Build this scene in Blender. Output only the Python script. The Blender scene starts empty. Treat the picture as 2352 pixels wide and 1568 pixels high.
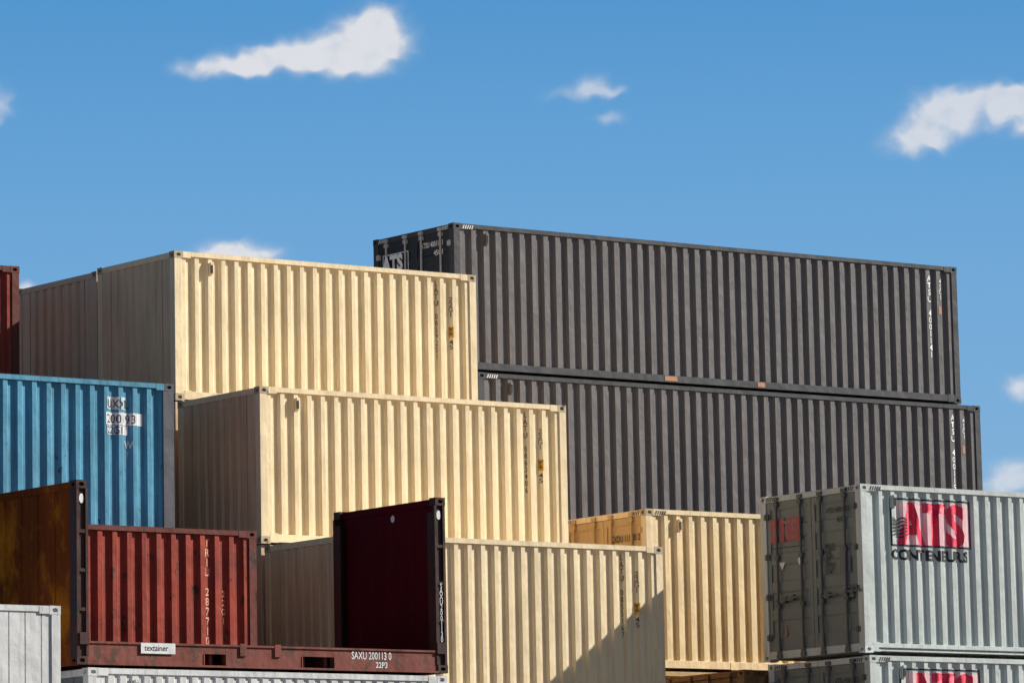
import bpy, bmesh, math, random
from mathutils import Vector, Matrix, noise
random.seed(7)
SC=bpy.context.scene
COL=SC.collection

# ------------------------------------------------------------------ materials
def nt(name):
    m=bpy.data.materials.new(name); m.use_nodes=True
    t=m.node_tree; t.nodes.clear()
    return m,t
def N(t,k,**kw):
    n=t.nodes.new(k)
    for a,b in kw.items(): setattr(n,a,b)
    return n
def paint(name,col,dirt=(0.25,0.2,0.15),dirt_amt=0.35,rust_amt=0.12,rust=(0.10,0.035,0.015),rough=0.5,var=0.12,rust_scale=5.0,spec=0.3,soft=0.05,grime=0.25):
    m,t=nt(name); L=t.links
    out=N(t,'ShaderNodeOutputMaterial'); b=N(t,'ShaderNodeBsdfPrincipled')
    L.new(b.outputs[0],out.inputs[0])
    tc=N(t,'ShaderNodeTexCoord'); oi=N(t,'ShaderNodeObjectInfo')
    add=N(t,'ShaderNodeVectorMath',operation='ADD')
    mul=N(t,'ShaderNodeVectorMath',operation='SCALE'); mul.inputs[0].default_value=(37,21,13)
    L.new(oi.outputs['Random'],mul.inputs['Scale']); L.new(tc.outputs['Object'],add.inputs[0]); L.new(mul.outputs[0],add.inputs[1])
    n1=N(t,'ShaderNodeTexNoise'); n1.inputs['Scale'].default_value=0.9; n1.inputs['Detail'].default_value=5; n1.inputs['Roughness'].default_value=0.6
    L.new(add.outputs[0],n1.inputs['Vector'])
    mr=N(t,'ShaderNodeMapRange'); mr.inputs['From Min'].default_value=0.3; mr.inputs['From Max'].default_value=0.7
    mr.inputs['To Min'].default_value=1-var; mr.inputs['To Max'].default_value=1+var*0.6
    L.new(n1.outputs['Fac'],mr.inputs['Value'])
    base=N(t,'ShaderNodeVectorMath',operation='SCALE'); base.inputs[0].default_value=col
    L.new(mr.outputs[0],base.inputs['Scale'])
    # vertical dirt streaks
    mp=N(t,'ShaderNodeMapping'); mp.inputs['Scale'].default_value=(14,14,0.7)
    L.new(add.outputs[0],mp.inputs['Vector'])
    n2=N(t,'ShaderNodeTexNoise'); n2.inputs['Scale'].default_value=1.0; n2.inputs['Detail'].default_value=6; n2.inputs['Roughness'].default_value=0.65
    L.new(mp.outputs[0],n2.inputs['Vector'])
    r2=N(t,'ShaderNodeMapRange'); r2.inputs['From Min'].default_value=0.48; r2.inputs['From Max'].default_value=0.78
    r2.inputs['To Max'].default_value=dirt_amt
    L.new(n2.outputs['Fac'],r2.inputs['Value'])
    mx=N(t,'ShaderNodeMix',data_type='RGBA'); L.new(r2.outputs[0],mx.inputs[0]); L.new(base.outputs[0],mx.inputs[6]); mx.inputs[7].default_value=(*dirt,1)
    # fine scuffs
    n5=N(t,'ShaderNodeTexNoise'); n5.inputs['Scale'].default_value=22; n5.inputs['Detail'].default_value=8; n5.inputs['Roughness'].default_value=0.7
    L.new(add.outputs[0],n5.inputs['Vector'])
    r5=N(t,'ShaderNodeMapRange'); r5.inputs['From Min'].default_value=0.56; r5.inputs['From Max'].default_value=0.75; r5.inputs['To Max'].default_value=grime
    L.new(n5.outputs['Fac'],r5.inputs['Value'])
    mx5=N(t,'ShaderNodeMix',data_type='RGBA'); L.new(r5.outputs[0],mx5.inputs[0]); L.new(mx.outputs[2],mx5.inputs[6]); mx5.inputs[7].default_value=(*dirt,1)
    # rust spots
    mp3=N(t,'ShaderNodeMapping'); mp3.inputs['Scale'].default_value=(1,1,0.55); L.new(add.outputs[0],mp3.inputs['Vector'])
    n3=N(t,'ShaderNodeTexNoise'); n3.inputs['Scale'].default_value=rust_scale; n3.inputs['Detail'].default_value=9; n3.inputs['Roughness'].default_value=0.72
    L.new(mp3.outputs[0],n3.inputs['Vector'])
    r3=N(t,'ShaderNodeMapRange'); th=0.80-rust_amt
    r3.inputs['From Min'].default_value=th; r3.inputs['From Max'].default_value=th+soft
    L.new(n3.outputs['Fac'],r3.inputs['Value'])
    mx2=N(t,'ShaderNodeMix',data_type='RGBA'); L.new(r3.outputs[0],mx2.inputs[0]); L.new(mx5.outputs[2],mx2.inputs[6]); mx2.inputs[7].default_value=(*rust,1)
    L.new(mx2.outputs[2],b.inputs['Base Color'])
    rr=N(t,'ShaderNodeMapRange'); rr.inputs['To Min'].default_value=rough-0.05; rr.inputs['To Max'].default_value=rough+0.25
    L.new(n1.outputs['Fac'],rr.inputs['Value']); L.new(rr.outputs[0],b.inputs['Roughness'])
    b.inputs['Specular IOR Level'].default_value=spec
    n4=N(t,'ShaderNodeTexNoise'); n4.inputs['Scale'].default_value=2.6; n4.inputs['Detail'].default_value=3
    L.new(add.outputs[0],n4.inputs['Vector'])
    bp=N(t,'ShaderNodeBump'); bp.inputs['Strength'].default_value=0.7; bp.inputs['Distance'].default_value=0.035
    L.new(n4.outputs['Fac'],bp.inputs['Height']); L.new(bp.outputs[0],b.inputs['Normal'])
    return m

M={}
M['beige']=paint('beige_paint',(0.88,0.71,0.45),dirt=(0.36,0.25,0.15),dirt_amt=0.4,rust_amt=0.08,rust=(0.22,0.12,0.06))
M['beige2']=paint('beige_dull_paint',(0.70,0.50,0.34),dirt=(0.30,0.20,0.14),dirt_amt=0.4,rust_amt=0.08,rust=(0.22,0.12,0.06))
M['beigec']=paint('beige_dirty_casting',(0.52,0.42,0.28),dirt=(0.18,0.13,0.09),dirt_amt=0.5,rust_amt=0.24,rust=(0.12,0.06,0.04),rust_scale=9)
M['beigeend']=paint('beige_shaded_end_paint',(0.76,0.56,0.35),dirt=(0.30,0.20,0.12),dirt_amt=0.5,rust_amt=0.09,rust=(0.2,0.12,0.07))  # darker copy of the beige; shade of the end walls put into the colour
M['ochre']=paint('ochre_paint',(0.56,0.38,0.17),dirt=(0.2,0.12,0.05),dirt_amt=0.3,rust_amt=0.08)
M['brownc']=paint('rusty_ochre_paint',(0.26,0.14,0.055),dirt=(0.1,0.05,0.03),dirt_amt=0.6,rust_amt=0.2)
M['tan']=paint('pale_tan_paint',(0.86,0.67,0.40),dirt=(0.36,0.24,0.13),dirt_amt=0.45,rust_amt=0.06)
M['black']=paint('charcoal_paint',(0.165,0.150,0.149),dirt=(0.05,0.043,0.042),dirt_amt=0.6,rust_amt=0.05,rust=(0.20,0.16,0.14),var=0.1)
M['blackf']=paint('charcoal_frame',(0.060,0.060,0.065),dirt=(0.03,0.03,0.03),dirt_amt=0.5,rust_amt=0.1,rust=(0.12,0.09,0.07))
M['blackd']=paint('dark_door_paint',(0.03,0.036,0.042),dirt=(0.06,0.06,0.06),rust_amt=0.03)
M['blue']=paint('blue_paint',(0.09,0.33,0.48),dirt=(0.03,0.09,0.13),dirt_amt=0.8,rust_amt=0.17,rust=(0.05,0.05,0.05),var=0.22,grime=0.5)
M['blueend']=paint('low_bounce_end_paint',(0.06,0.065,0.068),dirt=(0.04,0.03,0.03),dirt_amt=0.6,rust_amt=0.2)  # darkened to cut bounce light onto the neighbouring beige ends
M['bluep']=paint('weathered_post',(0.10,0.10,0.115),dirt=(0.04,0.03,0.03),dirt_amt=0.6,rust_amt=0.2,rust=(0.08,0.05,0.04))
M['red']=paint('red_oxide_paint',(0.38,0.048,0.022),dirt=(0.09,0.018,0.012),dirt_amt=0.95,rust_amt=0.22,rust=(0.06,0.018,0.01),var=0.35,grime=0.6)
M['redend']=paint('low_bounce_red_end_paint',(0.13,0.06,0.04),dirt=(0.05,0.03,0.02),dirt_amt=0.6,rust_amt=0.2)  # red darkened so the sunlit end spills less light next door
M['redp']=paint('dark_red_frame',(0.16,0.032,0.02),dirt=(0.05,0.02,0.02),dirt_amt=0.6,rust_amt=0.24,rust=(0.06,0.03,0.02))
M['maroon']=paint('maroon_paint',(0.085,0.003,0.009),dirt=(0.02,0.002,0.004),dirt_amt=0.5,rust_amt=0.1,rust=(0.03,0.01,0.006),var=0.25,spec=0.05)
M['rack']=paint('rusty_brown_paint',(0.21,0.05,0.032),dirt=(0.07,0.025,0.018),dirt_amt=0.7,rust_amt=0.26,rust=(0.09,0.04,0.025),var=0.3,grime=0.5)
M['rackd']=paint('dark_rusty_post',(0.055,0.016,0.011),dirt=(0.02,0.01,0.01),dirt_amt=0.8,rust_amt=0.28,rust=(0.03,0.016,0.012),var=0.35)
M['rustwall']=paint('orange_rust_panel',(0.20,0.046,0.010),dirt=(0.035,0.012,0.005),dirt_amt=0.7,rust_amt=0.31,rust=(0.60,0.20,0.010),var=0.35,rust_scale=1.1,rough=0.75,soft=0.2,spec=0.05)
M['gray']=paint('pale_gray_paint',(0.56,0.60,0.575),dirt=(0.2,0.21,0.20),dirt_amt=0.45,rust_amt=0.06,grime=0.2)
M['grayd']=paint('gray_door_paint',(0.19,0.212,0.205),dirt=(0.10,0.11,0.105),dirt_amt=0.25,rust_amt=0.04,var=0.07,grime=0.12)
M['grayrod']=paint('gray_rod_paint',(0.11,0.12,0.118),dirt=(0.05,0.05,0.05),rust_amt=0.12)
M['white']=paint('white_paint',(0.66,0.66,0.65),dirt=(0.22,0.19,0.17),dirt_amt=0.55,rust_amt=0.14,rust=(0.2,0.1,0.06))
M['steel']=paint('galvanised_rod',(0.5,0.5,0.5),rust_amt=0.1)
M['dark']=paint('black_marking_paint',(0.02,0.02,0.025),rust_amt=0.0,var=0.05,grime=0.1)
M['brown']=paint('brown_marking_paint',(0.10,0.065,0.045),dirt=(0.5,0.36,0.2),dirt_amt=0.7,rust_amt=0.0,var=0.05,grime=0.1)
M['redm']=paint('red_marking_paint',(0.80,0.03,0.085),dirt=(0.7,0.35,0.38),dirt_amt=0.35,rust_amt=0.0,var=0.1)
M['pinkfill']=paint('pale_pink_marking_fill',(0.84,0.52,0.54),dirt=(0.7,0.6,0.6),dirt_amt=0.5,rust_amt=0.0,var=0.1)
M['redblock']=paint('muted_red_block',(0.42,0.08,0.10),dirt=(0.24,0.16,0.16),dirt_amt=0.8,rust_amt=0.0,var=0.15)
M['redfade']=paint('faded_door_lettering',(0.28,0.17,0.18),rust_amt=0.0)
M['whitem']=paint('white_marking_paint',(0.8,0.8,0.78),dirt=(0.4,0.4,0.38),rust_amt=0.05,rust=(0.3,0.28,0.25))
M['wornwhite']=paint('worn_white_patch_paint',(0.78,0.8,0.8),dirt=(0.3,0.45,0.55),dirt_amt=0.6,rust_amt=0.15,rust=(0.12,0.33,0.45),rust_scale=9)
M['whited']=paint('bright_door_lettering',(0.95,0.95,0.93),rust_amt=0.0,var=0.02,grime=0.0,dirt_amt=0.0)
M['orangem']=paint('orange_marking_paint',(0.5,0.24,0.14),rust_amt=0.15,rust=(0.2,0.08,0.05))
M['fadedo']=paint('faded_orange_marking',(0.85,0.42,0.25),dirt=(0.3,0.05,0.02),dirt_amt=0.9,rust_amt=0.24,rust=(0.36,0.05,0.025),rust_scale=11)
M['yellowm']=paint('yellow_marking_paint',(0.8,0.42,0.03),rust_amt=0.05)
M['greenm']=paint('green_marking_paint',(0.10,0.32,0.2),rust_amt=0.0)
M['patch_shade']=paint('grey_patch_shade_paint',(0.15,0.16,0.165),rust_amt=0.0)
CASTM={'beige_paint':M['beigec'],'beige_dull_paint':M['beigec'],'pale_tan_paint':M['beigec'],'charcoal_paint':M['blackf'],'charcoal_frame':M['blackf']}

# ------------------------------------------------------------------ mesh helpers
class MB:
    def __init__(s): s.v=[];s.f=[]
    def box(s,x0,x1,y0,y1,z0,z1):
        b=len(s.v)
        s.v+=[(x0,y0,z0),(x1,y0,z0),(x1,y1,z0),(x0,y1,z0),(x0,y0,z1),(x1,y0,z1),(x1,y1,z1),(x0,y1,z1)]
        s.f+=[tuple(b+i for i in q) for q in ((0,3,2,1),(4,5,6,7),(0,1,5,4),(1,2,6,5),(2,3,7,6),(3,0,4,7))]
    def quad(s,*p):
        b=len(s.v); s.v+=list(p); s.f.append(tuple(range(b,b+len(p))))
    def cyl(s,c0,c1,r,n=8):
        c0=Vector(c0);c1=Vector(c1);d=(c1-c0).normalized();a=d.orthogonal().normalized();e=d.cross(a);b=len(s.v)
        for i in range(n):
            o=(a*math.cos(2*math.pi*i/n)+e*math.sin(2*math.pi*i/n))*r
            s.v.append(tuple(c0+o)); s.v.append(tuple(c1+o))
        for i in range(n):
            j=(i+1)%n; s.f.append((b+2*i,b+2*j,b+2*j+1,b+2*i+1))
        s.f.append(tuple(b+2*i for i in range(n))[::-1]); s.f.append(tuple(b+2*i+1 for i in range(n)))
    def mesh(s,name,mat,bevel=0,fix=True):
        me=bpy.data.meshes.new(name); me.from_pydata(s.v,[],s.f)
        if fix or bevel:
            bm=bmesh.new(); bm.from_mesh(me)
            if fix: bmesh.ops.recalc_face_normals(bm,faces=bm.faces)
            if bevel: bmesh.ops.bevel(bm,geom=bm.edges[:],offset=bevel,segments=1,affect='EDGES')
            bm.to_mesh(me); bm.free()
        me.materials.append(mat); return me
def child(name,me,parent,loc=(0,0,0),label=None):
    o=bpy.data.objects.new(name,me); COL.objects.link(o); o.parent=parent; o.location=loc
    if label: o['label']=label
    return o
def thing(name,loc,label,category,group=None):
    o=bpy.data.objects.new(name,None); COL.objects.link(o); o.location=loc; o.empty_display_size=0.3
    o['label']=label; o['category']=category
    if group: o['group']=group
    return o

def profile(u0,u1,d0,depth,per,outer,slope,lead=0.05):
    pts=[(u0,d0)]; span=u1-u0-2*lead
    n=max(1,round(span/per)); p=span/n; k=p/per
    u=u0+lead
    for i in range(n):
        a=outer*k; sl=slope*k; inn=p-a-2*sl
        u2=u+a/2
        pts+= [(u2,d0),(u2+sl,d0+depth),(u2+sl+inn,d0+depth),(u2+2*sl+inn,d0)]
        u+=p
    pts.append((u1,d0)); return pts
def pval(pts,u):
    for (a,da),(b,db) in zip(pts,pts[1:]):
        if a<=u<=b: return da if b-a<1e-6 else da+(db-da)*(u-a)/(b-a)
    return pts[0][1]
_c={}
def cache(key,fn):
    if key not in _c: _c[key]=fn()
    return _c[key]
def corr_mesh(name,pts,z0,z1,mat,axis,flip=None):
    mb=MB()
    def P(u,d,z):
        if axis=='x': return (u,(flip-d) if flip else d,z)
        return ((flip-d) if flip else d,u,z)
    for (a,da),(b,db) in zip(pts,pts[1:]):
        mb.quad(P(a,da,z0),P(b,db,z0),P(b,db,z1),P(a,da,z1))
    dm=max(d for _,d in pts)+0.001
    for (a,da),(b,db) in zip(pts,pts[1:]):
        if da<dm-0.002 or db<dm-0.002:
            mb.quad(P(a,da,z1),P(b,db,z1),P(b,dm,z1),P(a,dm,z1)); mb.quad(P(a,da,z0),P(b,db,z0),P(b,dm,z0),P(a,dm,z0))
    return mb.mesh(name,mat,fix=False)

CX,CY,CZ=0.178,0.162,0.118
def holed(mb,o,u,v,n,w,h,hw,hh,dep=0.045):
    o=Vector(o);u=Vector(u);v=Vector(v);n=Vector(n); K=12
    outer=[];inner=[];back=[]
    for i in range(K):
        a=2*math.pi*(i+0.5)/K; c=math.cos(a);s_=math.sin(a)
        m=max(abs(c),abs(s_)); ox=c/m*w/2; oy=s_/m*h/2
        if i%3==1:
            ox=math.copysign(w/2,c); oy=math.copysign(h/2,s_)
        cen=o+u*(w/2)+v*(h/2)
        outer.append(cen+u*ox+v*oy)
        p=cen+u*(hw/2*math.copysign(abs(c)**0.7,c))+v*(hh/2*math.copysign(abs(s_)**0.7,s_))
        inner.append(p); back.append(p+n*dep)
    b=len(mb.v); mb.v+= [tuple(p) for p in outer+inner+back]
    for i in range(K):
        j=(i+1)%K
        mb.f.append((b+i,b+j,b+K+j,b+K+i)); mb.f.append((b+K+i,b+K+j,b+2*K+j,b+2*K+i))
    mb.f.append(tuple(b+2*K+i for i in range(K)))
def casting_mesh(mat,sx,sy,sz):
    mat=CASTM.get(mat.name,mat)
    def mk():
        mb=MB(); X=CX*sx;Y=CY*sy;Z=CZ*sz
        holed(mb,(0,0,0),(sx,0,0),(0,0,sz),(0,sy,0),CX,CZ,0.085,0.055)
        holed(mb,(0,0,0),(0,sy,0),(0,0,sz),(sx,0,0),CY,CZ,0.08,0.055)
        holed(mb,(0,0,0),(sx,0,0),(0,sy,0),(0,0,sz),CX,CY,0.12,0.06)
        mb.quad((X,0,0),(X,Y,0),(X,Y,Z),(X,0,Z)); mb.quad((0,Y,0),(X,Y,0),(X,Y,Z),(0,Y,Z)); mb.quad((0,0,Z),(X,0,Z),(X,Y,Z),(0,Y,Z))
        return mb.mesh('corner_casting',mat,fix=False)
    return cache(('cast',mat.name,sx,sy,sz),mk)

def text2d(body,size,bold=0.0,spacing=1.0,align='LEFT',ls=1.0):
    cu=bpy.data.curves.new('t','FONT'); cu.body=body; cu.size=size; cu.offset=bold*size; cu.space_character=spacing
    cu.align_x=align; cu.space_line=ls; cu.resolution_u=3
    ob=bpy.data.objects.new('t',cu); COL.objects.link(ob)
    dg=bpy.context.evaluated_depsgraph_get(); dg.update()
    me=bpy.data.meshes.new_from_object(ob.evaluated_get(dg))
    bpy.data.objects.remove(ob); bpy.data.curves.remove(cu)
    return me
def poly2d(polys):
    mb=MB()
    for p in polys: mb.quad(*[(a,b,0) for a,b in p])
    me=bpy.data.meshes.new('r'); me.from_pydata(mb.v,[],mb.f); return me
def rect2d(rects): return poly2d([[(a,b),(c,b),(c,d),(a,d)] for (a,b,c,d) in rects])
def on_side(parent,me2,x,z,mat,pts,sx=1.0,sz=1.0,off=0.004,name='marking'):
    bm=bmesh.new(); bm.from_mesh(me2)
    for v in bm.verts: v.co=Vector((x+v.co.x*sx,0,z+v.co.y*sz))
    if pts:
        xs=[v.co.x for v in bm.verts]; lo,hi=min(xs),max(xs)
        bmesh.ops.triangulate(bm,faces=bm.faces)
        for (u,d) in pts:
            if lo<u<hi:
                bmesh.ops.bisect_plane(bm,geom=bm.verts[:]+bm.edges[:]+bm.faces[:],plane_co=(u,0,0),plane_no=(1,0,0))
        for v in bm.verts: v.co.y=pval(pts,v.co.x)-off
    else:
        for v in bm.verts: v.co.y=-off
    me=bpy.data.meshes.new(name); bm.to_mesh(me); bm.free(); me.materials.append(mat)
    return child(name,me,parent)
def on_end(parent,me2,y,z,mat,xf,sx=1.0,sz=1.0,name='marking'):
    me=me2.copy()
    for v in me.vertices: v.co=(xf,y-v.co.x*sx,z+v.co.y*sz)
    me.materials.clear(); me.materials.append(mat); me.name=name
    return child(name,me,parent)

GROUP='stacked shipping containers in the yard'
def container(label,X,Y,zt,L,W,H,mat,frame=None,door=None,rod=None,per=0.264,outer=0.080,slope=0.036,depth=0.048,simple=False,post_override=None,name='shipping_container',panel=False,end=None):
    zb=zt-H; frame=frame or mat; end=end or mat
    e=thing(name,(X,Y,zb),label,'shipping container',GROUP)
    key=(round(L,3),round(W,3),round(H,3),mat.name,frame.name)
    pw=0.145
    spts=profile(pw,L-pw,0.022,depth,per,outer,slope)
    if panel:
        spts=[(pw,0.022)]; u=pw+0.03
        while u<L-pw-0.25:
            u+=0.235; spts+=[(u,0.022),(u+0.006,0.036),(u+0.014,0.036),(u+0.02,0.022)]; u+=0.02
        spts.append((L-pw,0.022))
    ep=profile(0.46,W-0.46,0.02,0.045,0.25,0.10,0.03)
    epts=[(pw,0.02),(0.40,0.02),(0.405,0.07),(0.425,0.07),(0.43,0.02)]+ep+[(W-0.43,0.02),(W-0.425,0.07),(W-0.405,0.07),(W-0.40,0.02),(W-pw,0.02)]
    z0,z1=0.16,H-0.085
    def fr():
        mb=MB()
        for y in (0.006,W-0.066):
            mb.box(pw,L-pw,y,y+0.06,H-0.085,H-0.012)
            mb.box(pw,L-pw,y,y+0.05,0.03,0.16)
            mb.box(pw,L-pw,y,y+0.03,H-0.012,H-0.004)
        for x in (0.006,L-0.066):
            mb.box(x,x+0.06,pw,W-pw,H-0.11,H-0.012)
            mb.box(x,x+0.06,pw,W-pw,0.03,0.16)
        for x0,x1 in ((CX,CX+0.16),(L-CX-0.16,L-CX)):
            mb.box(x0,x1,0.002,0.012,H-0.112,H-0.01); mb.box(x0,x1,0.002,0.012,0.02,0.175)
        if L<7 and not simple:
            for x0 in (L/2-1.05-0.18,L/2+1.05-0.18):
                mb.box(x0,x0+0.36,0.0,0.008,0.02,0.15)
        if simple:
            for x in (0.0,L-pw):
                for y in (0.0,W-pw): mb.box(x+0.003,x+pw-0.003,y+0.003,y+pw-0.003,0.0,H)
        return mb.mesh('frame',frame,bevel=0.003)
    child('frame',cache(('fr',simple)+key,fr),e)
    child('side_wall',cache(('s1',per,panel)+key,lambda:corr_mesh('side_wall',spts,z0,z1,mat,'x')),e)
    child('side_wall',cache(('s2',per,panel)+key,lambda:corr_mesh('side_wall',spts,z0,z1,mat,'x',flip=W)),e)
    if not door:
        child('end_wall',cache(('e1',end.name)+key,lambda:corr_mesh('end_wall',epts,z0,H-0.11,end,'y')),e)
    child('end_wall',cache(('e2',end.name)+key,lambda:corr_mesh('end_wall',epts,z0,H-0.11,end,'y',flip=L)),e)
    def rf():
        mb=MB(); mb.box(0.066,L-0.066,0.066,W-0.066,H-0.03,H-0.02)
        x=0.4
        while x<L-0.4: mb.box(x,x+0.1,0.1,W-0.1,H-0.02,H-0.008); x+=0.21
        return mb.mesh('roof',mat)
    child('roof',cache(('rf',)+key,rf),e)
    def fl():
        mb=MB(); mb.box(0.066,L-0.066,0.06,W-0.06,0.12,0.15)
        x=0.3
        while x<L-0.3: mb.box(x,x+0.05,0.06,W-0.06,0.03,0.12); x+=0.3
        return mb.mesh('floor',frame)
    child('floor',cache(('fl',)+key,fl),e)
    if simple: return e,spts
    for ix,x in ((1,0.0),(-1,L)):
        for iy,y in ((1,0.0),(-1,W)):
            pm=frame; pwid=pw
            if post_override and post_override[0]==(ix,iy): pm=post_override[1]; pwid=post_override[2]
            def po():
                mb=MB()
                xa,xb=sorted((0.003*ix,(pwid)*ix)); ya,yb=sorted((0.003*iy,0.055*iy)); mb.box(xa,xb,ya,yb,0,H-2*CZ)
                xa,xb=sorted((0.004*ix,0.06*ix)); ya,yb=sorted((0.055*iy,(pw)*iy)); mb.box(xa,xb,ya,yb,0,H-2*CZ)
                return mb.mesh('corner_post',pm,bevel=0.004)
            child('corner_post',cache(('po',ix,iy,pm.name,round(H,3)),po),e,(x,y,CZ))
            for iz,z in ((1,0.0),(-1,H)):
                child('corner_casting',casting_mesh(pm,ix,iy,iz),e,(x,y,z))
    def vm():
        mb=MB(); mb.box(0.01,0.075,-0.05,0.02,0,0.19); mb.box(-0.012,0.087,-0.012,0.02,-0.015,0.215); mb.box(0.01,0.075,-0.07,-0.04,0.15,0.2)
        return mb.mesh('vent',mat,bevel=0.003)
    if not panel:
        vx=next(a for a,b in zip(spts,spts[1:]) if a[0]>0.66 and a[1]<0.03 and b[1]<0.03)[0]
        child('vent',cache(('vent',mat.name),vm),e,(vx,0.022,H-0.085-0.27))
        def vd():
            mb=MB(); mb.box(0.018,0.067,-0.056,-0.0502,0.015,0.14)
            return mb.mesh('vent_opening',M['dark'])
        child('vent_opening',cache(('vd',),vd),e,(vx,0.022,H-0.085-0.27))
    if door:
        rodm=rod or door
        dz0,dz1=0.165,H-0.115
        for k,(ya,yb) in enumerate(((pw+0.004,W/2-0.006),(W/2+0.006,W-pw-0.004))):
            def dm():
                mb=MB(); b=0.085
                mb.box(0.028,0.06,ya,yb,dz0,dz0+b); mb.box(0.028,0.06,ya,yb,dz1-b,dz1)
                mb.box(0.028,0.06,ya,ya+b,dz0+b,dz1-b); mb.box(0.028,0.06,yb-b,yb,dz0+b,dz1-b)
                z=dz0+b; hh=(dz1-b-z)/5
                for i in range(5):
                    q=z+i*hh
                    pr=[(q,0.032),(q+hh*0.28,0.032),(q+hh*0.36,0.050),(q+hh*0.86,0.050),(q+hh*0.94,0.032),(q+hh,0.032)]
                    for (a,da),(c,dc) in zip(pr,pr[1:]): mb.quad((da,ya+b,a),(da,yb-b,a),(dc,yb-b,c),(dc,ya+b,c))
                return mb.mesh('door',door,fix=False)
            d=child('door',cache(('door',k,door.name)+key,dm),e)
            wl=yb-ya
            for j,fy in enumerate((0.24,0.78) if k==0 else (0.22,0.76)):
                yy=ya+wl*fy
                def rm():
                    mb=MB(); mb.cyl((0.0,0,0.05),(0.0,0,H-0.05),0.021,8)
                    for zz in (0.13,H*0.33,H*0.62,H-0.16): mb.box(-0.024,0.032,-0.045,0.045,zz-0.035,zz+0.035)
                    mb.box(-0.026,0.03,-0.06,0.06,0.035,0.10); mb.box(-0.026,0.03,-0.06,0.06,H-0.1,H-0.04)
                    return mb.mesh('lock_rod',rodm)
                child('lock_rod',cache(('rod',rodm.name,round(H,3)),rm),d,(0,yy,0))
                def hm():
                    mb=MB(); mb.box(-0.034,-0.016,-0.02,0.40,-0.018,0.018); mb.box(-0.038,0.03,0.20,0.26,-0.045,0.045); mb.box(-0.044,-0.01,0.37,0.42,-0.035,0.03)
                    return mb.mesh('handle',rodm)
                child('handle',cache(('hnd',rodm.name),hm),d,(0,yy-(0.40 if (k==1)==(j==1) or k==0 else 0.0),H*0.36+(0.0 if j else 0.03)))
            def hg():
                mb=MB(); mb.box(-0.004,0.03,0,0.11,0,0.09); mb.cyl((-0.006,0.05,-0.01),(-0.006,0.05,0.1),0.014,6)
                return mb.mesh('hinge',rodm)
            y0=(ya-0.05) if k==0 else (yb-0.06)
            for i in range(4):
                child('hinge',cache(('hg',rodm.name),hg),d,(0,y0,0.35+i*(H-0.75)/3))
    return e,spts
def stripes(e,W,H,L,mat):
    polys=[]
    for i in range(5):
        a=0.0+i*0.05; polys.append([(a,0),(a+0.025,0),(a+0.055,0.07),(a+0.03,0.07)])
    me=poly2d(polys)
    for y in (W-0.17,0.43): on_end(e,me,y,H-0.098,mat,0.002,name='warning_stripe')
    on_side(e,me,0.20,H-0.098,mat,None,name='warning_stripe',off=0.0015)

# ------------------------------------------------------------------ visible containers
def latu(e,pts,L,H,num):
    on_side(e,text2d("L\nA\nT\nU\n\n"+"\n".join(num[:6])+"\n"+num[6],0.135,bold=0.008,align='CENTER',ls=0.86),L-0.83,H-0.24,M['brown'],pts,sx=0.85)
    on_side(e,text2d("\n".join("22G1"),0.115,bold=0.006,align='CENTER',ls=0.78),L-0.53,H-0.50,M['brown'],pts,sx=0.85)
    on_side(e,rect2d([(-0.045,-0.19,0.045,0)]),L-0.53,H-0.94,M['yellowm'],pts,name='yellow_label')
    on_side(e,text2d("9'\n6",0.085,bold=0.02,align='CENTER',ls=0.8),L-0.53,H-1.02,M['dark'],pts,off=0.006)
    on_side(e,text2d("4\n5",0.11,bold=0.008,align='CENTER',ls=0.8),L-0.53,H-1.25,M['brown'],pts)
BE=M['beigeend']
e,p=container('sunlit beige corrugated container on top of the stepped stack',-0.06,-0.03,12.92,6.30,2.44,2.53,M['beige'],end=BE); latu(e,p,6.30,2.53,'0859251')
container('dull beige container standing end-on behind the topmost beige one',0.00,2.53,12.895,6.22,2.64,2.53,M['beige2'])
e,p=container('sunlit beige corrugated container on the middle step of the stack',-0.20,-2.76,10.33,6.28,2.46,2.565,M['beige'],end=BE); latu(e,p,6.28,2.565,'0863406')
e,p=container('beige corrugated container crossed by a diagonal shadow',-0.17,-5.26,7.725,6.29,2.46,2.565,M['beige'],end=BE); latu(e,p,6.29,2.565,'0855167')

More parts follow.
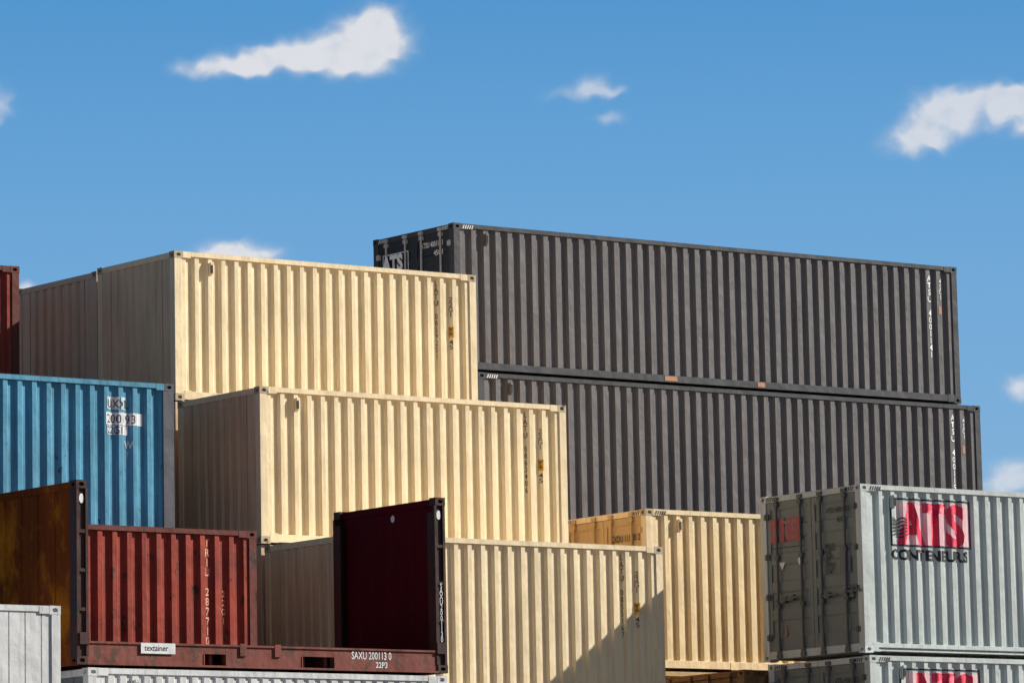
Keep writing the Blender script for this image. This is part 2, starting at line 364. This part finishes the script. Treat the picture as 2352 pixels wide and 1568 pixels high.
for (X,zt,H,num) in ((7.98,14.385,2.70,'4001141'),(8.47,11.665,2.88,'4001156')):
    L=12.26
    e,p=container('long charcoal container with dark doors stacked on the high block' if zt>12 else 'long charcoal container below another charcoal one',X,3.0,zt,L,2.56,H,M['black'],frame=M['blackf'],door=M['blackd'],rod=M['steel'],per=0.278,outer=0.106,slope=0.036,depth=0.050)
    on_side(e,text2d("A\nT\nS\nU\n\n"+"\n".join(num),0.155,bold=0.03,align='CENTER',ls=0.88),L-0.72,H-0.32,M['whitem'],p)
    on_side(e,text2d("\n".join("45G1"),0.13,bold=0.012,align='CENTER',ls=0.82),L-0.43,H-0.35,M['whitem'],p)
    on_side(e,rect2d([(-0.055,-0.16,0.055,0)]),L-0.43,H-0.80,M['orangem'],p,name='orange_label')
    stripes(e,2.56,H,L,M['whitem'])
    if zt>12:
        on_side(e,rect2d([(0,0,0.30,0.09)]),4.85,0.055,M['orangem'],None,off=-0.0005,name='tan_label')
        on_side(e,rect2d([(0,0,0.18,0.09)]),7.1,0.055,M['orangem'],None,off=-0.0005,name='tan_label')
        on_end(e,text2d("ATS",0.40,bold=0.055),2.56-0.33,H-0.66,M['whited'],-0.024,sx=0.92,name='logo')
        on_end(e,rect2d([(0,0,0.82,0.02),(0,0.35,0.82,0.37),(0,0.02,0.02,0.35),(0.80,0.02,0.82,0.35)]),2.56-0.28,H-0.70,M['whited'],0.0205,name='logo_frame')
        on_end(e,text2d("ATSU "+num[:6]+" "+num[6],0.14,bold=0.015),1.06,H-0.36,M['whited'],0.022,sx=0.78)
        on_end(e,text2d("45G1",0.14,bold=0.015),0.66,H-0.53,M['whited'],0.022)

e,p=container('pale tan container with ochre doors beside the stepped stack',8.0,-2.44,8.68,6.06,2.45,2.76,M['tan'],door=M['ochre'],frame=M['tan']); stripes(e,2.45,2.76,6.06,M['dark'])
on_end(e,text2d("CXDU 111011 2",0.16,bold=0.015),1.02,2.76-0.52,M['dark'],0.022,sx=0.74)
on_end(e,text2d("45G1",0.16,bold=0.015),0.66,2.76-0.71,M['dark'],0.022,sx=0.8)
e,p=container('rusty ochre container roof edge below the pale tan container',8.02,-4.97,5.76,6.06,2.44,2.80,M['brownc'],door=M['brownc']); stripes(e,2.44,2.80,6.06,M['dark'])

def ats_side(e,p,H,x0=0.66):
    on_side(e,rect2d([(0.02,0.03,1.60,0.74)]),x0+0.16,H-1.0,M['pinkfill'],p,off=0.0025,name='logo_block')
    on_side(e,text2d("ATS",0.98,bold=0.04,spacing=1.02),x0+0.20,H-0.96,M['redm'],p,sx=0.83,sz=0.98,off=0.005,name='logo')
    w=1.80; h=0.80; t=0.026; zt=H-1.0
    on_side(e,rect2d([(0,0,w,t),(0,h-t,w,h),(0,t,t,h-t),(w-t,t,w,h-t)]),x0,zt,M['dark'],p,name='logo_frame',off=0.008)
    polys=[]
    for i in range(6):
        zz=0.16+i*0.055
        pts_=[(0.03+j*0.055,zz+0.028*math.sin(j*1.3+i*0.4)) for j in range(7)]
        for a,b in zip(pts_,pts_[1:]): polys.append([a,b,(b[0],b[1]+0.022),(a[0],a[1]+0.022)])
    on_side(e,poly2d(polys),x0,zt,M['dark'],p,name='emblem',off=0.010)
    on_side(e,text2d("CONTENEURS",0.235,bold=0.045,spacing=1.08),x0,H-1.22,M['dark'],p,sx=1.06)
def gray_door(e,W,H):
    on_end(e,rect2d([(0,0,0.36,0.40),(0.42,0,0.80,0.40)]),W-0.24,H-0.80,M['redblock'],0.0235,name='logo_block')
    on_end(e,text2d("ATS",0.46,bold=0.0),W-0.28,H-0.76,M['redfade'],0.0205,sx=0.84,name='logo')
    on_end(e,rect2d([(0,0,0.84,0.014)]),W-0.24,H-0.90,M['dark'],0.021,name='logo_frame')
    on_end(e,text2d("ATSU 400120 3",0.13,bold=0.01),0.92,H-0.42,M['dark'],0.022,sx=0.72)
    on_end(e,text2d("45G1",0.13,bold=0.01),0.66,H-0.58,M['dark'],0.022,sx=0.8)
    on_end(e,text2d("MAX.GR\n32500KG\nTARE\n3900KG\nNET\n28600KG\nCU.CAP\n76.3M",0.085,ls=0.75,bold=0.01),0.96,H-0.98,M['dark'],0.022,sx=0.75)
    on_end(e,rect2d([(0,0,0.27,0.46)]),0.60,H-1.42,M['patch_shade'],0.024,name='plate')
    on_end(e,rect2d([(0,0,0.19,0.19)]),0.42,H-1.88,M['dark'],0.020,name='safety_plate')
    on_end(e,rect2d([(0.04,0.04,0.15,0.075),(0.04,0.095,0.15,0.13)]),0.42,H-1.88,M['greenm'],0.018,name='safety_plate')
    on_end(e,poly2d([[(0,0.13),(0.16,0.13),(0.08,0)]]),W-0.44,H-1.27,M['whitem'],0.022,name='warning_sign')
    on_end(e,poly2d([[(0.06*math.cos(a*math.pi/6),0.075*math.sin(a*math.pi/6)) for a in range(12)]]),W-1.0,H-1.14,M['whitem'],0.022,name='round_mark')
    on_end(e,text2d("1\n4",0.16,ls=0.7,bold=0.02),W-0.52,H-2.3,M['orangem'],0.022)
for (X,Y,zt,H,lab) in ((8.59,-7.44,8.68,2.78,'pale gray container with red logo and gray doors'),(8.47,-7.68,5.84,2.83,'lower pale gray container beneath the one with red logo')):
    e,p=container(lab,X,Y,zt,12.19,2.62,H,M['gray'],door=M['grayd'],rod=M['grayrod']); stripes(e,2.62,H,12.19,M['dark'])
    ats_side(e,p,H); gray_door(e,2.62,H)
    on_side(e,rect2d([(0,0,11.6,0.03)]),0.3,0.06,M['dark'],None,name='rail_line',off=-0.0005)

# blue
L=6.06;H=2.58
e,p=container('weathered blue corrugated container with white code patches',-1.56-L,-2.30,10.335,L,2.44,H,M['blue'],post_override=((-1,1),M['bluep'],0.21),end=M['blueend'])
R=L
WP=M['wornwhite']
on_side(e,rect2d([(0,0,0.10,0.2),(0.12,0,0.23,0.2),(0.27,0,0.38,0.2)]),R-1.27,H-0.46,WP,p,name='white_patch')
on_side(e,text2d("UXXL",0.20,bold=0.0),R-1.26,H-0.44,M['dark'],p,off=0.007,sx=0.8)
on_side(e,rect2d([(0,0,0.72,0.2)]),R-1.29,H-0.71,WP,p,name='white_patch')
on_side(e,text2d("200193",0.20,bold=0.0),R-1.27,H-0.68,M['dark'],p,off=0.007,sx=0.92)
on_side(e,rect2d([(0,0,0.19,0.15),(0.22,0,0.42,0.15)]),R-1.27,H-0.87,WP,p,name='white_patch')
on_side(e,text2d("22G1",0.17,bold=0.0),R-1.26,H-0.85,M['dark'],p,off=0.007,sx=0.8)
on_side(e,text2d("W",0.17,bold=0.02),R-0.92,H-1.08,M['whitem'],p,sx=0.85)
on_side(e,text2d("y",0.12,bold=0.01),R-0.88,H-1.19,M['whitem'],p,sx=0.8)
# red
L=6.06
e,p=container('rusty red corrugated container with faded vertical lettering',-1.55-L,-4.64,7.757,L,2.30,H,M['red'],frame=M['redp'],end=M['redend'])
on_side(e,text2d("\n".join("TRIU")+"\n\n"+"\n".join("2877104"),0.17,bold=0.02,align='CENTER',ls=0.9),L-0.90,H-0.27,M['fadedo'],p,sx=0.85)
on_side(e,text2d("\n".join("22G1"),0.14,bold=0.015,align='CENTER',ls=1.0),L-0.60,H-1.05,M['fadedo'],p,sx=0.85)
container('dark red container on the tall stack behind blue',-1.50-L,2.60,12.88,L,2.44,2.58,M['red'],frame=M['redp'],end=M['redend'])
L=6.24
container('white container roof edge carrying the rusty flat rack',-8.09,-10.10,5.15,L,2.60,2.56,M['white'],per=0.20,outer=0.1,slope=0.02,depth=0.02,end=M['patch_shade'])  # dark grey end wall: its shade is put into the colour
container('white smooth-sided refrigerated container',-9.92-12.19,-12.35,5.80,12.19,2.44,2.88,M['white'],panel=True)

# ------------------------------------------------------------------ flat rack
def flat_rack(X,Y,zb,L,W,H):
    e=thing('flat_rack_container',(X,Y,zb),'rusty dark red flat rack with solid end walls and open sides','flat rack container',None)
    D=0.33; PW=0.20
    mb=MB()
    for y,s in ((0.0,1),(W,-1)):
        def B(x0,x1,a,b,z0,z1):
            q0,q1=sorted((y+s*a,y+s*b)); mb.box(x0,x1,q0,q1,z0,z1)
        B(CX,L-CX,0.0,0.13,D-0.03,D)
        B(CX,L-CX,0.0,0.13,0.0,0.03)
        holes=[(2.15,2.51),(3.85,4.40)]
        x=CX
        for a,b in holes+[(L-CX,L-CX)]:
            if a>x: B(x,a,0.018,0.028,0.03,D-0.03)
            if b>a: B(a,b,0.018,0.028,0.19,D-0.03); B(a-0.02,a,0.01,0.12,0.03,0.19); B(b,b+0.02,0.01,0.12,0.03,0.19)
            x=b
        for xx in (2.75,3.35): B(xx,xx+0.11,-0.004,0.016,D-0.16,D+0.02)
    x=0.3
    while x<L-0.3: mb.box(x,x+0.06,0.13,W-0.13,0.03,D-0.05); x+=0.4
    child('base_beam',mb.mesh('base_beam',M['rack'],bevel=0.002),e)
    mb=MB(); y=0.14
    while y<W-0.2: mb.box(0.2,L-0.2,y,min(y+0.14,W-0.14),D-0.045,D-0.006); y+=0.146
    child('deck',mb.mesh('deck',M['rack']),e)
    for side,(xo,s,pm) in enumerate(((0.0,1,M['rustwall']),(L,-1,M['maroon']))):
        def bx(mb,a,b,y0,y1,z0,z1):
            q0,q1=sorted((xo+s*a,xo+s*b)); mb.box(q0,q1,y0,y1,z0,z1)
        mb=MB()
        bx(mb,0.05,0.10,0.2,W-0.2,D,H-0.12)
        bx(mb,0.01,0.13,0.17,W-0.17,H-0.12,H-0.015)
        bx(mb,0.01,0.14,0.17,W-0.17,0.0,D-0.002)
        if side==0:
            for yy in (0.65,1.1,1.55,2.0): bx(mb,0.035,0.05,yy,yy+0.06,D,H-0.12)
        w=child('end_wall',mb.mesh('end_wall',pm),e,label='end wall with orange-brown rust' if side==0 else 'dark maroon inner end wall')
        for y0,y1 in ((0.004,0.2),(W-0.2,W-0.004)):
            mb=MB(); fy=y0 if y0<1 else y1; sg=1 if y0<1 else -1
            def pbx(a,b,c,d_,z0,z1):
                q0,q1=sorted((fy+sg*c,fy+sg*d_)); bx(mb,a,b,q0,q1,z0,z1)
            pbx(0.004,PW,0.03,0.05,CZ,H-CZ)
            pbx(0.004,0.05,0.0,0.03,CZ,H-CZ); pbx(PW-0.045,PW,0.0,0.03,CZ,H-CZ)
            pbx(0.004,0.03,0.05,0.19,CZ,H-CZ)
            pbx(PW-0.03,PW,0.05,0.19,CZ,H-CZ-0.1)
            for zz in (0.75,1.3,1.85): pbx(0.05,PW-0.045,0.005,0.03,zz,zz+0.05)
            pbx(0.04,PW,-0.02,0.0,D-0.05,D+0.12)
            child('corner_post',mb.mesh('corner_post',M['rackd'],bevel=0.003),w)
    for ix,x in ((1,0.0),(-1,L)):
        for iy,y in ((1,0.0),(-1,W)):
            for iz,z in ((1,0.0),(-1,H)):
                child('corner_casting',casting_mesh(M['rackd'],ix,iy,iz),e,(x,y,z))
    oval=poly2d([[(0.04*math.cos(a*math.pi/6),0.07*math.sin(a*math.pi/6)) for a in range(12)]])
    on_side(e,oval,L-0.11,H-0.26,M['whitem'],None,off=-0.02,name='round_mark')  # white oval painted where the post has a lashing hole
    on_side(e,oval,0.10,H-0.26,M['whitem'],None,off=-0.02,name='round_mark')
    me=poly2d([[(0.05*math.cos(a*math.pi/6),0.055*math.sin(a*math.pi/6)) for a in range(12)]])
    on_end(e,me,W-1.45,H-0.22,M['whitem'],L-0.104,name='round_mark')
    on_side(e,text2d("\n".join("SAXU2001130"),0.11,bold=0.0,align='CENTER',ls=0.72),L-0.10,H-1.35,M['whitem'],None,off=-0.002,sx=0.8)
    on_side(e,rect2d([(0,0,0.58,0.15)]),1.06,D-0.155,M['whitem'],None,off=0.006,name='name_plate')
    on_side(e,text2d("textainer",0.12,bold=0.008),1.12,D-0.115,M['dark'],None,off=0.008,sx=0.9)
    on_side(e,text2d("SAXU 200113 0",0.155,bold=0.012),L-1.73,D-0.155,M['whitem'],None,off=-0.014,sx=0.70)
    on_side(e,text2d("22P3",0.12,bold=0.012),L-1.30,D-0.275,M['whitem'],None,off=-0.014,sx=0.9)
    return e
flat_rack(-8.27,-10.10,5.19,6.44,2.66,2.60)

# ------------------------------------------------------------------ supporting lower tiers
def under(X,Y,ztop,L,W,n,mat,lab):
    h=ztop/n
    for i in range(n):
        container(lab,X,Y,ztop-i*h-0.004,L,W,h-0.012,mat,simple=True)
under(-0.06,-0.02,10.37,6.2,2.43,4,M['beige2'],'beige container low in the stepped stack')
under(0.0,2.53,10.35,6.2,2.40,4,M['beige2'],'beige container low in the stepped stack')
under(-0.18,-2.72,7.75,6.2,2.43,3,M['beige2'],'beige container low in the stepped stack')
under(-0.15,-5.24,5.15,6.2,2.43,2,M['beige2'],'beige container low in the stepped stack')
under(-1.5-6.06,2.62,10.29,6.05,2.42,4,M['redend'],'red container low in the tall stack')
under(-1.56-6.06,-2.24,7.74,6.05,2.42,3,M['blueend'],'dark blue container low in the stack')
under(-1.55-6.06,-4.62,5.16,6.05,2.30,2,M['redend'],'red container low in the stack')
under(-8.09,-10.08,2.58,6.22,2.56,1,M['gray'],'gray container under the white one')
under(-9.92-12.19,-12.35,2.91,12.19,2.44,1,M['white'],'white container under the refrigerated one')
under(8.3,3.0,8.76,12.2,2.5,3,M['black'],'charcoal container low in the block')
under(8.0,-2.42,5.90,6.06,2.4,2,M['ochre'],'ochre container low in the stack')
under(8.02,-4.95,2.95,6.06,2.4,1,M['ochre'],'ochre container low in the stack')
under(8.5,-7.66,3.0,12.19,2.6,1,M['gray'],'gray container low in the stack')

# ------------------------------------------------------------------ ground
m,t=nt('gravel_ground'); Lk=t.links
o=N(t,'ShaderNodeOutputMaterial'); b=N(t,'ShaderNodeBsdfPrincipled'); Lk.new(b.outputs[0],o.inputs[0])
tc=N(t,'ShaderNodeTexCoord'); n1=N(t,'ShaderNodeTexNoise'); n1.inputs['Scale'].default_value=0.3; n1.inputs['Detail'].default_value=10; Lk.new(tc.outputs['Object'],n1.inputs['Vector'])
cr=N(t,'ShaderNodeValToRGB'); cr.color_ramp.elements[0].position=0.3; cr.color_ramp.elements[0].color=(0.10,0.068,0.042,1); cr.color_ramp.elements[1].position=0.7; cr.color_ramp.elements[1].color=(0.18,0.122,0.078,1)
Lk.new(n1.outputs['Fac'],cr.inputs[0]); Lk.new(cr.outputs[0],b.inputs['Base Color']); b.inputs['Roughness'].default_value=0.95
mb=MB(); mb.quad((-6000,-6000,0),(6000,-6000,0),(6000,6000,0),(-6000,6000,0))
g=bpy.data.objects.new('ground',mb.mesh('ground',m,fix=False)); COL.objects.link(g); g['kind']='structure'; g['label']='gravel yard under the container stacks'; g['category']='ground'

# ------------------------------------------------------------------ camera
CAM=dict(x=-46.14580,y=-71.16628,z=0.59664,yaw=0.64256,pit=0.16970,rol=-0.02082,f=11654.876,py=267.45)
yaw,pit,rol=CAM['yaw'],CAM['pit'],CAM['rol']
d=Vector((math.sin(yaw)*math.cos(pit),math.cos(yaw)*math.cos(pit),math.sin(pit)))
r=Vector((math.cos(yaw),-math.sin(yaw),0)); u=r.cross(d)
r2=r*math.cos(rol)+u*math.sin(rol); u2=-r*math.sin(rol)+u*math.cos(rol)
cam=bpy.data.cameras.new('camera'); co=bpy.data.objects.new('camera',cam); COL.objects.link(co)
co.matrix_world=Matrix((( r2.x,u2.x,-d.x,CAM['x']),(r2.y,u2.y,-d.y,CAM['y']),(r2.z,u2.z,-d.z,CAM['z']),(0,0,0,1)))
cam.sensor_width=36; cam.lens=36*CAM['f']/2352; cam.shift_y=-(784-CAM['py'])/2352
cam.clip_start=0.5; cam.clip_end=20000
SC.camera=co

# ------------------------------------------------------------------ clouds (far, soft-edged vapour sheets)
m,t=nt('cloud_vapour'); Lk=t.links
o=N(t,'ShaderNodeOutputMaterial'); mixs=N(t,'ShaderNodeMixShader'); tr=N(t,'ShaderNodeBsdfTransparent'); em=N(t,'ShaderNodeEmission')
at=N(t,'ShaderNodeAttribute'); at.attribute_name='vapour'
at2=N(t,'ShaderNodeAttribute'); at2.attribute_name='thickness'
rp=N(t,'ShaderNodeValToRGB'); rp.color_ramp.elements[0].position=0.0; rp.color_ramp.elements[0].color=(0.48,0.55,0.66,1); rp.color_ramp.elements[1].position=1.0; rp.color_ramp.elements[1].color=(0.78,0.78,0.80,1)  # sunlit white and shaded grey-blue painted into the clouds' emission
Lk.new(at.outputs['Fac'],mixs.inputs[0]); Lk.new(at2.outputs['Fac'],rp.inputs[0]); Lk.new(rp.outputs[0],em.inputs['Color'])
Lk.new(tr.outputs[0],mixs.inputs[1]); Lk.new(em.outputs[0],mixs.inputs[2]); Lk.new(mixs.outputs[0],o.inputs[0])
DIST=3000.0
def cloud(a0,e0,w,h,blobs,label,seed,wisp=0.4,dens=1.0):
    nx,ny=170,100
    base=Vector((CAM['x'],CAM['y'],CAM['z']))
    c=base+(d+r2*(a0/1000)+u2*(e0/1000))*DIST
    k=DIST/1000
    vs=[];den=[];thk=[]
    for j in range(ny+1):
        for i in range(nx+1):
            x=(i/nx-0.5)*w; y=(j/ny-0.5)*h
            vs.append((x*k,noise.noise(Vector((x*0.3,y*0.3,seed)))*20,y*k))
            q=Vector((x*0.22,y*0.26,seed*3.1))
            wx=noise.fractal(q,1.5,2.1,3)*2.6; wy=noise.fractal(q+Vector((9,5,2)),1.5,2.1,3)*1.7
            s=0
            for (bx,by,rx,ry,wt) in blobs:
                dd=((x+wx*wisp-bx)/rx)**2+((y+wy*wisp-by)/ry)**2
                s+=wt*math.exp(-dd)
            f1=noise.fractal(Vector((x*0.26,y*0.34,seed)),1.2,2.0,4)
            s+= 0.26*f1*min(1,s*1.6)
            ed=min(1,min(i,nx-i)/14,min(j,ny-j)/12)
            v=max(0,min(1,(s-0.04)/1.05))*ed
            v=v*v*(3-2*v)
            den.append(min(0.9,v**0.9)*dens)
            thk.append(max(0,min(1,0.30+0.70*v+0.40*f1)))
    fs=[(j*(nx+1)+i,j*(nx+1)+i+1,(j+1)*(nx+1)+i+1,(j+1)*(nx+1)+i) for j in range(ny) for i in range(nx)]
    me=bpy.data.meshes.new('cloud'); me.from_pydata(vs,[],fs)
    a=me.attributes.new('vapour','FLOAT','POINT'); a.data.foreach_set('value',den)
    a=me.attributes.new('thickness','FLOAT','POINT'); a.data.foreach_set('value',thk)
    for pl in me.polygons: pl.use_smooth=True
    me.materials.append(m)
    ob=bpy.data.objects.new('cloud',me); COL.objects.link(ob)
    ob.location=c; ob.rotation_euler=(0,0,-yaw)
    ob['label']=label; ob['category']='cloud'; ob['group']='clouds in the blue sky'
K=1000/CAM['f']
def mkcloud(cx,cy,w,h,bl,label,seed,**kw):
    cloud((cx-1176)*K,(CAM['py']-cy)*K,w*K,h*K,[((bx-cx)*K,(cy-by)*K,rx*K,ry*K,wt) for bx,by,rx,ry,wt in bl],label,seed,**kw)
mkcloud(680,110,720,320,[(845,92,80,56,1.15),(790,125,90,42,0.8),(880,60,48,40,0.8),(890,125,38,36,0.5),(690,130,100,34,0.9),(590,142,95,30,0.8),(490,155,85,20,0.8),(820,160,50,24,0.4)],'puffy white cloud with a long thin tail',1.3)
mkcloud(1350,205,320,160,[(1360,198,42,28,0.75),(1315,215,65,18,0.5),(1405,212,42,15,0.4)],'small faint wispy cloud',4.2,dens=0.62)
mkcloud(1400,272,160,80,[(1402,271,38,15,0.7)],'tiny faint cloud wisp',6.2,dens=0.5)
mkcloud(2230,275,500,320,[(2095,326,74,28,0.9),(2130,285,62,40,0.75),(2185,235,80,36,0.85),(2290,230,100,32,0.85),(2220,285,75,30,0.5),(2350,240,64,40,0.8),(2355,295,40,24,0.6)],'broad white cloud curling upward',8.8,dens=0.86)
mkcloud(-5,250,140,190,[(-8,245,34,50,0.9)],'faint edge of a white cloud',3.7,dens=0.5)
mkcloud(545,590,300,140,[(545,594,85,34,1.3),(500,584,40,22,0.6)],'white cloud top peeking above the beige container',2.2,wisp=0.25)
mkcloud(2365,890,170,110,[(2362,890,50,28,1.0)],'small white cloud beside the charcoal stack',5.5,wisp=0.3,dens=0.8)
mkcloud(2340,1095,280,150,[(2350,1090,76,38,1.0),(2300,1115,54,22,0.6)],'low hazy white cloud beside the charcoal stack',7.5,dens=0.72)
mkcloud(60,665,100,60,[(58,662,28,14,1.0)],'tiny white cloud above the beige roof edge',9.5,wisp=0.2,dens=0.8)

# ------------------------------------------------------------------ light
S=Vector((2.25,-1.0,1.49)).normalized()
sl=bpy.data.lights.new('sun','SUN'); sl.energy=6.8; sl.angle=math.radians(0.5); sl.color=(1.0,0.965,0.89)
so=bpy.data.objects.new('sun',sl); COL.objects.link(so); so.rotation_euler=(-S).to_track_quat('-Z','Y').to_euler(); so.location=(20,-20,40)
elev=math.asin(S.z); az=math.atan2(S.x,S.y)
w=bpy.data.worlds.new('World'); SC.world=w; w.use_nodes=True; t=w.node_tree; t.nodes.clear(); Lk=t.links
out=N(t,'ShaderNodeOutputWorld'); bg=N(t,'ShaderNodeBackground'); bg2=N(t,'ShaderNodeBackground'); ms=N(t,'ShaderNodeMixShader')
sky=N(t,'ShaderNodeTexSky'); sky.sky_type='NISHITA'; sky.sun_disc=False; sky.sun_elevation=elev; sky.sun_rotation=az; sky.dust_density=0.5; sky.ozone_density=1.0
Lk.new(sky.outputs[0],bg.inputs[0]); bg.inputs[1].default_value=0.03
tc=N(t,'ShaderNodeTexCoord'); sp=N(t,'ShaderNodeSeparateXYZ'); Lk.new(tc.outputs['Generated'],sp.inputs[0])
mr=N(t,'ShaderNodeMapRange'); mr.inputs['From Min'].default_value=0.0; mr.inputs['From Max'].default_value=0.25; Lk.new(sp.outputs['Z'],mr.inputs['Value'])
cr=N(t,'ShaderNodeValToRGB'); els=cr.color_ramp.elements
els[0].position=0.12; els[0].color=(0.30,0.50,0.71,1)
els[1].position=0.80; els[1].color=(0.078,0.292,0.61,1)
x=els.new(0.35); x.color=(0.225,0.445,0.70,1)
x=els.new(0.6); x.color=(0.150,0.380,0.68,1)
Lk.new(mr.outputs[0],cr.inputs[0]); Lk.new(cr.outputs[0],bg2.inputs[0]); bg2.inputs[1].default_value=1.0
m2=N(t,'ShaderNodeMapRange'); m2.inputs['From Min'].default_value=0.20; m2.inputs['From Max'].default_value=0.35; Lk.new(sp.outputs['Z'],m2.inputs['Value'])
Lk.new(m2.outputs[0],ms.inputs[0]); Lk.new(bg2.outputs[0],ms.inputs[1]); Lk.new(bg.outputs[0],ms.inputs[2]); Lk.new(ms.outputs[0],out.inputs[0])
SC.view_settings.view_transform='Standard'; SC.view_settings.look='None'; SC.view_settings.exposure=0
